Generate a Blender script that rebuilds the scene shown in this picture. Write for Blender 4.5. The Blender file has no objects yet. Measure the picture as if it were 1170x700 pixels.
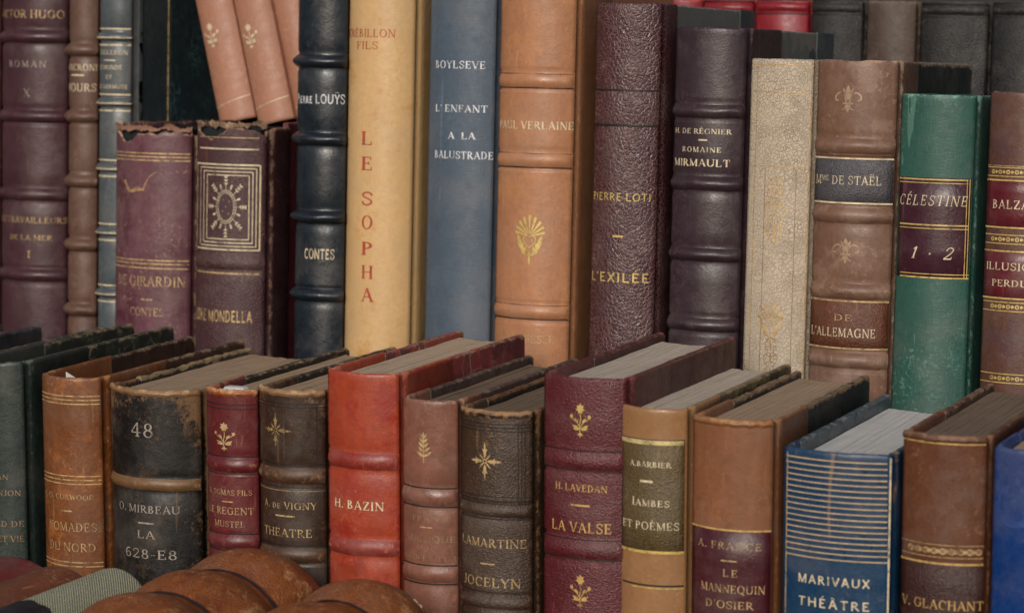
import bpy, math, random
from mathutils import Vector, Matrix, Euler, noise
random.seed(7)
S = bpy.context.scene
COL = S.collection
R = math.radians

# ------------------------------------------------------------------ camera
YAW, PITCH, FOC = R(25.0), R(8.0), 3000.0          # the books' rows run along X, depth along +Y, Z up
fh = Vector((-math.sin(YAW), math.cos(YAW), 0))
RIGHT = Vector((math.cos(YAW), math.sin(YAW), 0))
FWD = fh*math.cos(PITCH) + Vector((0, 0, -math.sin(PITCH)))
UP = fh*math.sin(PITCH) + Vector((0, 0, math.cos(PITCH)))
AIM = Vector((0, 0, 0.19))
_d = FWD + UP*((350-480)/FOC)
CAM = AIM - _d.normalized()*1.05
cd = bpy.data.cameras.new('camera'); cam = bpy.data.objects.new('camera', cd); COL.objects.link(cam)
cam.matrix_world = Matrix((
    (RIGHT.x, UP.x, -FWD.x, CAM.x), (RIGHT.y, UP.y, -FWD.y, CAM.y), (RIGHT.z, UP.z, -FWD.z, CAM.z), (0, 0, 0, 1)))
cd.sensor_fit = 'HORIZONTAL'; cd.sensor_width = 36; cd.lens = FOC/1170*36
cd.clip_start = .02; cd.clip_end = 50
cd.dof.use_dof = True; cd.dof.focus_distance = 1.13; cd.dof.aperture_fstop = 14.0
S.camera = cam

# ------------------------------------------------------------------ daylight: open sky and a sun behind thin cloud
SUN_EL, SUN_AZ = R(27), R(-8)                      # azimuth: degrees from straight in front (-Y) towards -X
w = bpy.data.worlds.new('World'); S.world = w; w.use_nodes = True
nt = w.node_tree; bg = nt.nodes['Background']
sky = nt.nodes.new('ShaderNodeTexSky'); sky.sky_type = 'NISHITA'; sky.sun_disc = False
sky.sun_elevation = SUN_EL; sky.sun_rotation = math.pi + SUN_AZ
sky.dust_density = 4.0; sky.air_density = 1.0
nt.links.new(sky.outputs[0], bg.inputs[0]); bg.inputs[1].default_value = 0.038
sl = bpy.data.lights.new('sun', 'SUN'); sl.energy = 1.5; sl.angle = R(22); sl.color = (1.0, .955, .905)
so = bpy.data.objects.new('sun', sl); COL.objects.link(so)
sd = Vector((-math.sin(SUN_AZ)*math.cos(SUN_EL), -math.cos(SUN_AZ)*math.cos(SUN_EL), math.sin(SUN_EL)))
so.rotation_euler = sd.to_track_quat('Z', 'Y').to_euler(); so.location = sd*3
S.view_settings.view_transform = 'Standard'; S.view_settings.look = 'None'
S.view_settings.exposure = 0.70; S.view_settings.gamma = 1
S.view_settings.use_curve_mapping = False
S.cycles.use_denoising = True
S.cycles.max_bounces = 6

# ------------------------------------------------------------------ measuring helpers
def ray(px, py):
    return (FWD + RIGHT*((px-585)/FOC) + UP*((350-py)/FOC))
def proj(p):
    v = p - CAM; z = v.dot(FWD)
    return 585 + FOC*v.dot(RIGHT)/z, 350 - FOC*v.dot(UP)/z
class Row:                                          # a step of the stand: books stand square on it
    def __init__(s, y, z, lean):
        s.m = Matrix.Translation((0, y, z)) @ Matrix.Rotation(-lean, 4, 'X'); s.i = s.m.inverted()
    def hit(s, px, py, y):                          # where the sight line meets the plane y of the row
        o = s.i @ CAM; d = s.i.to_3x3() @ ray(px, py)
        t = (y - o.y)/d.y
        return o + d*t
    def proj(s, p): return proj(s.m @ p)
FRONT = Row(0.0, 0.0, 0.0)
BACK = Row(0.152, 0.095, R(3.0))
FAR = Row(0.325, 0.150, R(3.0))

def srgb(h):
    h = h.lstrip('#'); c = [int(h[i:i+2], 16)/255 for i in (0, 2, 4)]
    return tuple(((x/12.92) if x <= .04045 else ((x+.055)/1.055)**2.4) for x in c) + (1,)
def mul(c, k): return (min(1, c[0]*k), min(1, c[1]*k), min(1, c[2]*k), 1)

def mix3(a, b, t): return tuple(a[i]+(b[i]-a[i])*t for i in range(3))+(1,)

# ------------------------------------------------------------------ materials
class NT:
    def __init__(s, name):
        s.m = bpy.data.materials.new(name); s.m.use_nodes = True
        s.t = s.m.node_tree; s.n = s.t.nodes; s.p = s.n['Principled BSDF']; s.out = s.n['Material Output']
        s.tc = s.n.new('ShaderNodeTexCoord'); mp = s.n.new('ShaderNodeMapping')
        mp.inputs['Location'].default_value = (random.uniform(-9, 9), random.uniform(-9, 9), random.uniform(-9, 9))
        s.l(s.tc.outputs['Object'], mp.inputs[0]); s.co = mp.outputs[0]
    def l(s, a, b): s.t.links.new(a, b)
    def noise(s, scale, detail=4, rough=.55, co=None, dist=0.0):
        n = s.n.new('ShaderNodeTexNoise'); n.inputs['Scale'].default_value = scale
        n.inputs['Detail'].default_value = detail; n.inputs['Roughness'].default_value = rough
        n.inputs['Distortion'].default_value = dist
        s.l(co or s.co, n.inputs['Vector']); return n.outputs[0]
    def vor(s, scale, feature='F1', co=None, out=0):
        n = s.n.new('ShaderNodeTexVoronoi'); n.feature = feature; n.inputs['Scale'].default_value = scale
        s.l(co or s.co, n.inputs['Vector']); return n.outputs[out]
    def stretch(s, v):
        mp = s.n.new('ShaderNodeMapping'); mp.inputs['Scale'].default_value = v; s.l(s.co, mp.inputs[0]); return mp.outputs[0]
    def rng(s, a, lo, hi, o0=0, o1=1, smooth=False):
        n = s.n.new('ShaderNodeMapRange'); n.inputs[1].default_value = lo; n.inputs[2].default_value = hi
        n.inputs[3].default_value = o0; n.inputs[4].default_value = o1
        if smooth: n.interpolation_type = 'SMOOTHSTEP'
        s.l(a, n.inputs[0]); return n.outputs[0]
    def math(s, op, a, b=0):
        n = s.n.new('ShaderNodeMath'); n.operation = op
        for k, v in ((0, a), (1, b)):
            if isinstance(v, (int, float)): n.inputs[k].default_value = v
            else: s.l(v, n.inputs[k])
        return n.outputs[0]
    def mix(s, f, a, b, mode='MIX'):
        n = s.n.new('ShaderNodeMix'); n.data_type = 'RGBA'; n.blend_type = mode
        for k, v in ((0, f), (6, a), (7, b)):
            if isinstance(v, (int, float)): n.inputs[k].default_value = v
            elif isinstance(v, tuple): n.inputs[k].default_value = v
            else: s.l(v, n.inputs[k])
        return n.outputs[2]
    def sep(s, ax):
        n = s.n.new('ShaderNodeSeparateXYZ'); s.l(s.tc.outputs['Object'], n.inputs[0]); return n.outputs[ax]
    def attr(s, name):
        n = s.n.new('ShaderNodeAttribute'); n.attribute_name = name; return n.outputs['Fac']
    def bump(s, h, strength, dist, prev=None):
        n = s.n.new('ShaderNodeBump'); n.inputs['Strength'].default_value = strength; n.inputs['Distance'].default_value = dist
        s.l(h, n.inputs['Height'])
        if prev is not None: s.l(prev, n.inputs['Normal'])
        s.l(n.outputs[0], s.p.inputs['Normal']); return n.outputs[0]
    def set(s, key, v):
        if isinstance(v, (int, float, tuple)): s.p.inputs[key].default_value = v
        else: s.l(v, s.p.inputs[key])

_seen = {}
def leather(name, col, wear='#8a6a4a', grain='calf', rough=.46, var=.35, wearamt=1.0, stain=.0, spec=.5, second=None, cov=.0):
    """tanned skin: mottled dye, pores or pebble grain, rubbed lighter where the wear attribute says so"""
    key = (col, wear, grain, rough, var, wearamt, stain, spec, second, cov)
    if key in _seen: return _seen[key]
    M = NT(name); c = srgb(col)
    big = M.noise(38, 5, .6); small = M.noise(420, 4, .65); streak = M.noise(160, 3, .6, M.stretch((1, 1, .18)))
    base = M.mix(M.rng(big, .3, .7), mul(c, 1-var*.75), mul(c, 1+var*.8))
    base = M.mix(M.rng(small, .35, .7), mul(c, 1-var*.7), base)
    base = M.mix(M.math('MULTIPLY', M.rng(streak, .52, .75), .28), base, mul(c, 1+var*2.0))
    if second:                                       # a second dye shows through in cloudy patches
        base = M.mix(M.rng(M.noise(62, 7, .72), .5-cov, .60-cov, smooth=True), base, srgb(second))
    if stain: base = M.mix(M.math('MULTIPLY', M.rng(M.noise(75, 6, .7), .54, .66, smooth=True), stain), base, mul(c, .35))
    wn = M.noise(230, 6, .72)
    wm = M.math('MULTIPLY', M.attr('wear'), 1.0*wearamt)
    wm = M.rng(M.math('ADD', wm, M.math('MULTIPLY', M.math('SUBTRACT', wn, .5), 1.5)), .42, .72, smooth=True)
    wm = M.math('MULTIPLY', wm, M.rng(M.attr('wear'), 0, .12))
    base = M.mix(wm, base, srgb(wear))
    scuff = M.math('MULTIPLY', M.rng(M.noise(560, 6, .72), .54, .64), M.rng(M.noise(52, 4, .6), .47, .62))
    base = M.mix(M.math('MULTIPLY', scuff, .55*min(1, wearamt)), base, srgb(wear))
    fade = M.math('MULTIPLY', M.rng(M.noise(33, 6, .66), .46, .68, smooth=True), .30)
    base = M.mix(fade, base, mix3(c, srgb('#8d847c'), .42))
    flecks = M.rng(M.noise(900, 3, .6), .69, .74)
    base = M.mix(M.math('MULTIPLY', flecks, .35), base, srgb(wear))
    scr = M.rng(M.noise(210, 2, .5, M.stretch((1.0, 1.0, .1)), 1.2), .70, .73)
    base = M.mix(M.math('MULTIPLY', scr, .28), base, mul(srgb(wear), 1.15))
    if grain == 'pebble':
        v = M.vor(520, 'DISTANCE_TO_EDGE')
        v2 = M.vor(1300, 'DISTANCE_TO_EDGE')
        base = M.mix(M.math('MULTIPLY', M.rng(v, 0.015, .07, 1, 0), M.rng(M.noise(150, 3), .3, .65, .15, .75)), base, srgb(wear))
        b = M.bump(M.math('ADD', M.rng(v, 0, .22), M.math('MULTIPLY', M.rng(v2, 0, .2), .3)), .5, .0004)
    elif grain == 'crackle':
        wob = M.noise(220, 3, .6); off = M.n.new('ShaderNodeVectorMath'); off.operation = 'MULTIPLY_ADD'
        M.l(wob, off.inputs[0]); off.inputs[1].default_value = (.004, .004, .004); M.l(M.co, off.inputs[2])
        v = M.math('MINIMUM', M.vor(600, 'DISTANCE_TO_EDGE', off.outputs[0]), M.math('ADD', M.vor(900, 'DISTANCE_TO_EDGE', off.outputs[0]), M.rng(M.noise(110, 3), .42, .6, 0, .3)))
        lines = M.rng(v, .01, .07, 1, 0)
        base = M.mix(M.math('MULTIPLY', lines, M.rng(M.noise(60, 3), .35, .65, .12, .75)), base, srgb('#6a5644'))
        b = M.bump(M.rng(v, 0, .12), .6, .0003)
    elif grain == 'morocco':
        b = M.bump(M.noise(900, 3, .6, M.stretch((1, 1, 1.6))), .75, .0007)
        v = M.vor(1300, 'F1'); b = M.bump(v, .35, .0004, b)
    elif grain == 'weave':
        wv = M.math('MULTIPLY', M.math('SINE', M.math('MULTIPLY', M.sep('X'), 5200), 0), M.math('SINE', M.math('MULTIPLY', M.sep('Z'), 3900), 0))
        wv = M.math('ADD', wv, M.math('MULTIPLY', M.noise(1200, 3), 1.2))
        base = M.mix(M.rng(wv, .2, 1.3, 0, .55), base, mul(c, .45))
        b = M.bump(wv, .8, -.0004)
    elif grain == 'cloth':
        b = M.bump(M.noise(1500, 2, .5, M.stretch((1, 1, .2))), .35, .0003)
        b = M.bump(M.noise(1500, 2, .5, M.stretch((.2, .2, 1))), .3, .0003, b)
    else:
        b = M.bump(M.noise(1100, 5, .62), .30, .0004)
        b = M.bump(M.noise(120, 4, .6), .20, .0014, b)
    b = M.bump(wm, .35, -.0003, b)
    M.set('Base Color', base)
    rr = M.math('ADD', M.rng(M.noise(180, 5, .7), .3, .7, rough-.14, rough+.16), M.math('MULTIPLY', M.math('MAXIMUM', wm, scuff), .25))
    M.set('Roughness', rr); M.set('Specular IOR Level', spec)
    _seen[key] = M.m; return M.m

def gilt(name, col='#c9a468', worn=.45, metal=.25, rough=.42):
    """gold leaf pressed into the leather; rubbed away in patches"""
    M = NT(name); c = srgb(col)
    a = M.noise(330, 5, .7); b = M.noise(2200, 2, .6)
    M.set('Base Color', M.mix(M.rng(a, .3, .7), mul(c, .62), mul(c, 1.12)))
    M.set('Metallic', metal); M.set('Roughness', rough)
    al = M.rng(M.math('ADD', M.math('MULTIPLY', a, .7), M.math('MULTIPLY', b, .3)), .20+.27*worn, .35+.27*worn)
    M.set('Alpha', M.rng(al, 0, 1, .12, 1.0))
    return M.m

def paper(name, col='#8f8272', dark='#4c4238'):
    """top of a page block: hundreds of leaf edges along the depth, dusty"""
    M = NT(name)
    ed = M.noise(1.0, 3, .7, M.stretch((2600, 18, 18))); grp = M.noise(1.0, 2, .5, M.stretch((420, 3, 3)))
    dust = M.noise(45, 5, .6); slit = M.rng(M.noise(1.0, 2, .5, M.stretch((900, 7, 7))), .66, .70)
    base = M.mix(M.rng(ed, .35, .68), srgb(dark), srgb(col))
    base = M.mix(M.math('MULTIPLY', M.rng(grp, .58, .75), .22), base, mul(srgb(col), 1.2))
    base = M.mix(M.math('MULTIPLY', slit, .6), base, mul(srgb(dark), .45))
    base = M.mix(M.math('MULTIPLY', M.rng(dust, .38, .62), .75), base, mul(srgb(col), .82))
    base = M.mix(M.rng(M.noise(120, 6, .7), .55, .72, 0, .45), base, mul(srgb(dark), .7))
    base = M.mix(M.rng(M.noise(380, 3), .72, .76, 0, .6), base, mul(srgb(dark), .5))
    M.set('Base Color', base); M.set('Roughness', .85); M.set('Specular IOR Level', .2)
    M.bump(M.math('ADD', ed, M.math('MULTIPLY', grp, .5)), .25, .0005)
    return M.m

def marbled(name, cols, scale=150, rough=.5):
    """comb-marbled or stone-marbled paper"""
    M = NT(name)
    wob = M.n.new('ShaderNodeTexNoise'); wob.inputs['Scale'].default_value = 70; M.l(M.co, wob.inputs['Vector'])
    add = M.n.new('ShaderNodeVectorMath'); add.operation = 'MULTIPLY_ADD'
    M.l(wob.outputs['Color'], add.inputs[0]); add.inputs[1].default_value = (.010, .010, .010); M.l(M.co, add.inputs[2])
    v = M.vor(scale, 'F1', add.outputs[0], 1)        # cell colour
    sep = M.n.new('ShaderNodeSeparateColor'); M.l(v, sep.inputs[0])
    e = M.vor(scale, 'DISTANCE_TO_EDGE', add.outputs[0])
    base = M.mix(M.rng(sep.outputs[0], .45, .55), srgb(cols[0]), srgb(cols[1]))
    base = M.mix(M.math('MULTIPLY', M.rng(e, .008, .06, 1, 0), M.rng(M.noise(55, 4, .6), .53, .64)), base, srgb(cols[2]))
    if len(cols) > 3: base = M.mix(M.rng(sep.outputs[1], .74, .80), base, srgb(cols[3]))
    base = M.mix(M.math('MULTIPLY', M.rng(M.noise(240, 5, .7), .55, .72), .4), base, srgb(cols[2]))
    wm = M.rng(M.math('ADD', M.attr('wear'), M.math('MULTIPLY', M.math('SUBTRACT', M.noise(230, 5, .7), .5), 1.2)), .45, .65)
    wm = M.math('MULTIPLY', wm, M.rng(M.attr('wear'), 0, .1))
    base = M.mix(wm, base, srgb('#8d7a62'))
    M.set('Base Color', base); M.set('Roughness', rough)
    M.bump(M.noise(700, 3), .2, .0003)
    return M.m

def wood(name, col):
    M = NT(name); n = M.noise(30, 5, .6, M.stretch((.15, 1, 1)))
    M.set('Base Color', M.mix(M.rng(n, .3, .7), mul(srgb(col), .5), srgb(col))); M.set('Roughness', .7); M.bump(n, .3, .001)
    return M.m

GHOST = gilt('gilt_ghost', '#a58a5e', .78, .2)
RUBBED = gilt('gilt_rubbed', '#a2886f', .5, .1)
GOLD = gilt('gilt_warm', '#d2ab68', .42); GOLDW = gilt('gilt_worn', '#c3a577', .58); GOLDP = gilt('gilt_pale', '#d6c6a6', .44, .1)
SILV = gilt('gilt_silvery', '#a1968a', .52, .15); FAINT = gilt('gilt_faint', '#94795a', .50, .1)
REDINK = gilt('red_ink', '#a8402f', .45, 0.0, .6); WHITE = gilt('white_foil', '#d3d6da', .44, .05)
TOOL_SHADE = gilt('tooling_and_shade', '#1c1310', .25, 0.0, .6); YELLOW = gilt('yellow_foil', '#ccb26a', .38, .2)  # dark lines: pressed tooling, plus shade painted along the raised bands
# ------------------------------------------------------------------ mesh helpers
def mesh_obj(name, verts, faces, mat, parent=None, smooth=True, wear=None, autosmooth=False):
    me = bpy.data.meshes.new(name); me.from_pydata(verts, [], faces); me.materials.append(mat)
    if smooth: me.polygons.foreach_set('use_smooth', [True]*len(me.polygons))
    if wear is not None:
        a = me.attributes.new('wear', 'FLOAT', 'POINT'); a.data.foreach_set('value', wear)
    me.update()
    if autosmooth:
        me.set_sharp_from_angle(angle=R(38))
    o = bpy.data.objects.new(name, me); COL.objects.link(o)
    if parent: o.parent = parent
    return o
def grid_faces(nu, nv, off=0):
    return [(off+j*nu+i, off+j*nu+i+1, off+(j+1)*nu+i+1, off+(j+1)*nu+i) for j in range(nv-1) for i in range(nu-1)]
def block(x0, x1, y0, y1, z0, z1, bev=.0006, jit=0.0, ny=10):
    """a board: box with rounded long edges, cut along y so corners and edges can be knocked about"""
    v = []; f = []; wr = []
    b = min(bev, (x1-x0)*.45)
    ring = [(x0, z0+b), (x0+b, z0), (x1-b, z0), (x1, z0+b), (x1, (z0+z1)/2), (x1, z1-6*b), (x1, z1-b), (x1-b, z1), (x0+b, z1), (x0, z1-b), (x0, z1-6*b), (x0, (z0+z1)/2)]
    wz = [.4, .4, .4, .4, 0, .0, .50, .46, .46, .50, .0, 0]; n = len(ring)
    for j in range(ny):
        t = j/(ny-1); y = y0 + (y1-y0)*t
        end = 1-min(1, (y1-y)/.006)
        for k, (x, z) in enumerate(ring):
            top = z > (z0+z1)/2
            dz = -jit*(abs(noise.noise((y*90, k*.1+x0*90, 3.1)))+.7*max(0, noise.noise((y*420, k*.9, x0*50))))*1.3 if top and k in (6, 7, 8, 9) else 0
            if j == ny-1: dz -= bev*1.6 if top else 0
            v.append((x, y, z+dz)); wr.append(min(1, wz[k] + .4*end))
    for j in range(ny-1):
        for k in range(n):
            f.append((j*n+k, (j+1)*n+k, (j+1)*n+(k+1) % n, j*n+(k+1) % n))
    f.append(tuple(range(n))); f.append(tuple((ny-1)*n+k for k in reversed(range(n))))
    return v, f, wr

# ------------------------------------------------------------------ drawn lettering: a roman alphabet made of pen strokes
class Pen:
    def __init__(s, serif=True, T=.16, t=.07): s.q = []; s.serif = serif; s.T = T; s.t = t if serif else T
    def ribbon(s, pts, ws):
        n = len(pts); L = []; Rr = []
        for i in range(n):
            a = pts[max(0, i-1)]; b = pts[min(n-1, i+1)]
            dx, dy = b[0]-a[0], b[1]-a[1]; l = math.hypot(dx, dy) or 1
            nx, ny = -dy/l*ws[i]/2, dx/l*ws[i]/2
            L.append((pts[i][0]+nx, pts[i][1]+ny)); Rr.append((pts[i][0]-nx, pts[i][1]-ny))
        for i in range(n-1): s.q.append((L[i], Rr[i], Rr[i+1], L[i+1]))
    def line(s, x0, y0, x1, y1, w, n=3):
        s.ribbon([(x0+(x1-x0)*i/n, y0+(y1-y0)*i/n) for i in range(n+1)], [w]*(n+1))
    def ser(s, x, y, h=.13):
        if s.serif: s.line(x-h, y+(.03 if y < .5 else -.03), x+h, y+(.03 if y < .5 else -.03), .06)
    def stem(s, x, y0=0, y1=1, w=None, a=1, b=1):
        s.line(x, y0, x, y1, w or s.T)
        if a: s.ser(x, y0)
        if b: s.ser(x, y1)
    def arc(s, cx, cy, rx, ry, a0, a1, n=12, T=None, t=None):
        T = T or s.T; t = t or s.t; P = []; W = []
        for i in range(n+1):
            a = R(a0+(a1-a0)*i/n); c, q = math.cos(a), math.sin(a)
            w = t+(T-t)*abs(c)**1.5
            P.append((cx+(rx-w/2)*c, cy+(ry-w/2)*q)); W.append(w)
        s.ribbon(P, W)
    def tick(s, x, y, d):
        if s.serif: s.line(x, y, x, y+d, .06)
    # ornaments
    def drop(s, x, y, l, w, ang, n=6):
        c, q = math.cos(R(ang)), math.sin(R(ang)); P = []; W = []
        for i in range(n+1):
            t = i/n; P.append((x+c*l*t, y+q*l*t)); W.append(w*(math.sin(math.pi*min(1, t**.8*.97+.03)))+.002)
        s.ribbon(P, W)
    def curve(s, pts, w0, w1):
        n = len(pts); P = []
        for i in range(n-1):
            p0, p1, p2, p3 = pts[max(0, i-1)], pts[i], pts[i+1], pts[min(n-1, i+2)]
            for k in range(5):
                t = k/5
                P.append(tuple(.5*((2*p1[d])+(-p0[d]+p2[d])*t+(2*p0[d]-5*p1[d]+4*p2[d]-p3[d])*t*t+(-p0[d]+3*p1[d]-3*p2[d]+p3[d])*t**3) for d in (0, 1)))
        P.append(pts[-1]); m = len(P)
        s.ribbon(P, [w0+(w1-w0)*i/(m-1) for i in range(m)])
    def dot(s, x, y, r):
        s.q.append(tuple((x+r*math.cos(k*math.pi/2+.4), y+r*math.sin(k*math.pi/2+.4)) for k in range(4)))
        s.q.append(tuple((x+r*math.cos(k*math.pi/2+.4+math.pi/4), y+r*math.sin(k*math.pi/2+.4+math.pi/4)) for k in range(4)))
    def ring(s, x, y, rx, ry, w, n=20):
        P = [(x+rx*math.cos(2*math.pi*i/n), y+ry*math.sin(2*math.pi*i/n)) for i in range(n+1)]; s.ribbon(P, [w]*(n+1))
    def rect(s, x0, y0, x1, y1, w):
        for a in ((x0, y0, x1, y0), (x1, y0, x1, y1), (x1, y1, x0, y1), (x0, y1, x0, y0)): s.line(*a, w, n=8)

ACC = {'É': 'E/', 'È': 'E\\', 'Ê': 'E^', 'Ë': 'E:', 'Ÿ': 'Y:', 'Â': 'A^'}
def glyph(ch, P):
    T, t = P.T, P.t
    if ch in ACC:
        b, a = ACC[ch]; adv = glyph(b, P); x = adv/2-.03
        if a == '/': P.line(x-.06, 1.1, x+.1, 1.3, .09)
        if a == '\\': P.line(x+.06, 1.1, x-.1, 1.3, .09)
        if a == '^': P.line(x-.15, 1.1, x, 1.26, .07); P.line(x, 1.26, x+.15, 1.1, .07)
        if a == ':': P.dot(x-.14, 1.2, .085); P.dot(x+.14, 1.2, .085)
        return adv
    if ch == 'A': P.line(.09, 0, .40, 1, t); P.line(.39, 1, .74, 0, T); P.line(.2, .35, .6, .35, t); P.ser(.09, 0, .11); P.ser(.74, 0, .13); return .82
    if ch == 'B':
        P.stem(.15); P.arc(.24, .765, .30, .235, -90, 90); P.arc(.24, .28, .38, .28, -90, 90)
        for y in (1-t/2, .54, t/2): P.line(.1, y, .28, y, t)
        return .70
    if ch in 'CG':
        P.arc(.45, .5, .41, .52, 48, 312, 16); P.tick(.74, .68, .28)
        if ch == 'G': P.stem(.75, .08, .44, None, 0, 1); return .90
        return .82
    if ch == 'D':
        P.stem(.15); P.arc(.32, .5, .46, .5, -90, 90)
        for y in (1-t/2, t/2): P.line(.1, y, .34, y, t)
        return .86
    if ch in 'EFL':
        P.stem(.15)
        if ch in 'EF': P.line(.15, 1-t/2, .58, 1-t/2, t); P.tick(.57, 1, -.24); P.line(.15, .52, .46, .52, t); P.tick(.46, .42, .2)
        if ch in 'EL': P.line(.15, t/2, .62, t/2, t); P.tick(.61, 0, .26)
        return .70 if ch != 'F' else .65
    if ch == 'H': P.stem(.15); P.stem(.73); P.line(.15, .52, .73, .52, t); return .88
    if ch == 'I': P.stem(.16); return .32
    if ch == 'J': P.stem(.30, .2, 1, None, 0, 1); P.arc(.16, .18, .22, .22, 0, -150, 8); return .46
    if ch == 'M': P.stem(.13, 0, 1, t); P.line(.13, 1, .49, .05, T); P.line(.49, .05, .85, 1, t); P.stem(.87); return 1.02
    if ch == 'N': P.stem(.13, 0, 1, t); P.line(.12, 1, .75, 0, T); P.stem(.76, 0, 1, t, 0, 1); return .89
    if ch in 'OQ':
        P.arc(.46, .5, .43, .52, 0, 360, 22)
        if ch == 'Q': P.line(.42, .16, .82, -.16, T*.8)
        return .92
    if ch in 'PR':
        P.stem(.15); P.arc(.26, .73, .36, .27, -90, 90); P.line(.1, 1-t/2, .3, 1-t/2, t); P.line(.15, .49, .3, .49, t)
        if ch == 'R': P.line(.33, .5, .72, 0, T*.95); P.ser(.74, 0, .08); return .78
        return .66
    if ch == 'S':
        P.curve([(.58, .72), (.56, .88), (.34, .97), (.12, .86), (.12, .68), (.33, .53), (.54, .38), (.56, .18), (.34, .03), (.12, .10), (.08, .3)], T*.62, T*.62); return .66
    if ch == 'T': P.stem(.38, 0, 1, None, 1, 0); P.line(.04, 1-t/2, .72, 1-t/2, t); P.tick(.05, 1, -.26); P.tick(.71, 1, -.26); return .76
    if ch == 'U': P.stem(.15, .28, 1, None, 0, 1); P.arc(.43, .30, .36, .31, 180, 360); P.stem(.75, .28, 1, t, 0, 1); return .88
    if ch == 'V': P.line(.07, 1, .41, 0, T); P.line(.41, 0, .73, 1, t); P.ser(.08, 1); P.ser(.72, 1, .1); return .79
    if ch == 'W':
        for d in (0, .42): P.line(.07+d, 1, .33+d, 0, T); P.line(.33+d, 0, .52+d, 1, t)
        P.ser(.08, 1); P.ser(.5, 1); P.ser(.93, 1, .1); return 1.04
    if ch == 'X': P.line(.08, 1, .70, 0, T); P.line(.68, 1, .09, 0, t); [P.ser(x, y, .1) for x in (.09, .69) for y in (0, 1)]; return .78
    if ch == 'Y': P.line(.07, 1, .39, .46, T); P.line(.71, 1, .39, .46, t); P.stem(.39, 0, .5, None, 1, 0); P.ser(.08, 1, .11); P.ser(.7, 1, .1); return .77
    if ch == 'Z': P.line(.08, 1-t/2, .62, 1-t/2, t); P.line(.08, t/2, .64, t/2, t); P.line(.6, .97, .1, .03, T); P.tick(.09, 1, -.22); P.tick(.63, 0, .24); return .71
    if ch == '1': P.stem(.28, 0, 1, None, 1, 0); P.line(.1, .78, .27, .97, t*1.3); return .5
    if ch == '2': P.curve([(.1, .72), (.16, .92), (.34, 1), (.54, .86), (.5, .6), (.28, .3), (.08, .06)], T*.6, t*1.2); P.line(.08, .05, .6, .05, T*.8); P.tick(.6, 0, .22); return .68
    if ch == '4': P.stem(.46, 0, 1, None, 1, 0); P.line(.46, 1, .05, .32, t); P.line(.05, .30, .68, .30, t); return .72
    if ch == '6': P.curve([(.52, .9), (.34, .98), (.14, .72), (.1, .4)], t*1.5, T*.9); P.arc(.34, .3, .28, .31, 0, 360, 18); return .68
    if ch == '8': P.arc(.33, .74, .24, .27, 0, 360, 16); P.arc(.33, .26, .29, .28, 0, 360, 16); return .68
    if ch == '.': P.dot(.12, .08, .10); return .26
    if ch == '·': P.dot(.12, .45, .09); return .3
    if ch == '-': P.line(.06, .42, .36, .42, .1); return .42
    if ch == '—': P.line(0, .5, 1, .5, .2, 6); return 1.0
    if ch == "'": P.line(.14, 1.02, .09, .74, .11); return .24
    if ch == 'Œ': a = glyph('O', P); return a
    return .38
def typeset(text, serif=True, T=.16, track=.10, slant=0.0, sup=0.0):
    """strokes of a line of text, cap height 1, lower-case letters drawn as small capitals; returns quads and the width"""
    out = []; x = 0
    for ch in text:
        k = 1.0; c = ch; up = 0.0
        if ch.islower(): k = .76 if not sup else .6; c = ch.upper(); up = sup
        P = Pen(serif, T/ (k**.5)); adv = glyph(c, P)
        if c == 'I' and not serif: adv = .34
        for q in P.q: out.append(tuple((x+px*k+slant*py*k, py*k+up) for px, py in q))
        x += adv*k + (track if ch != ' ' else 0)
    return out, max(x-track, .1)

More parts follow.
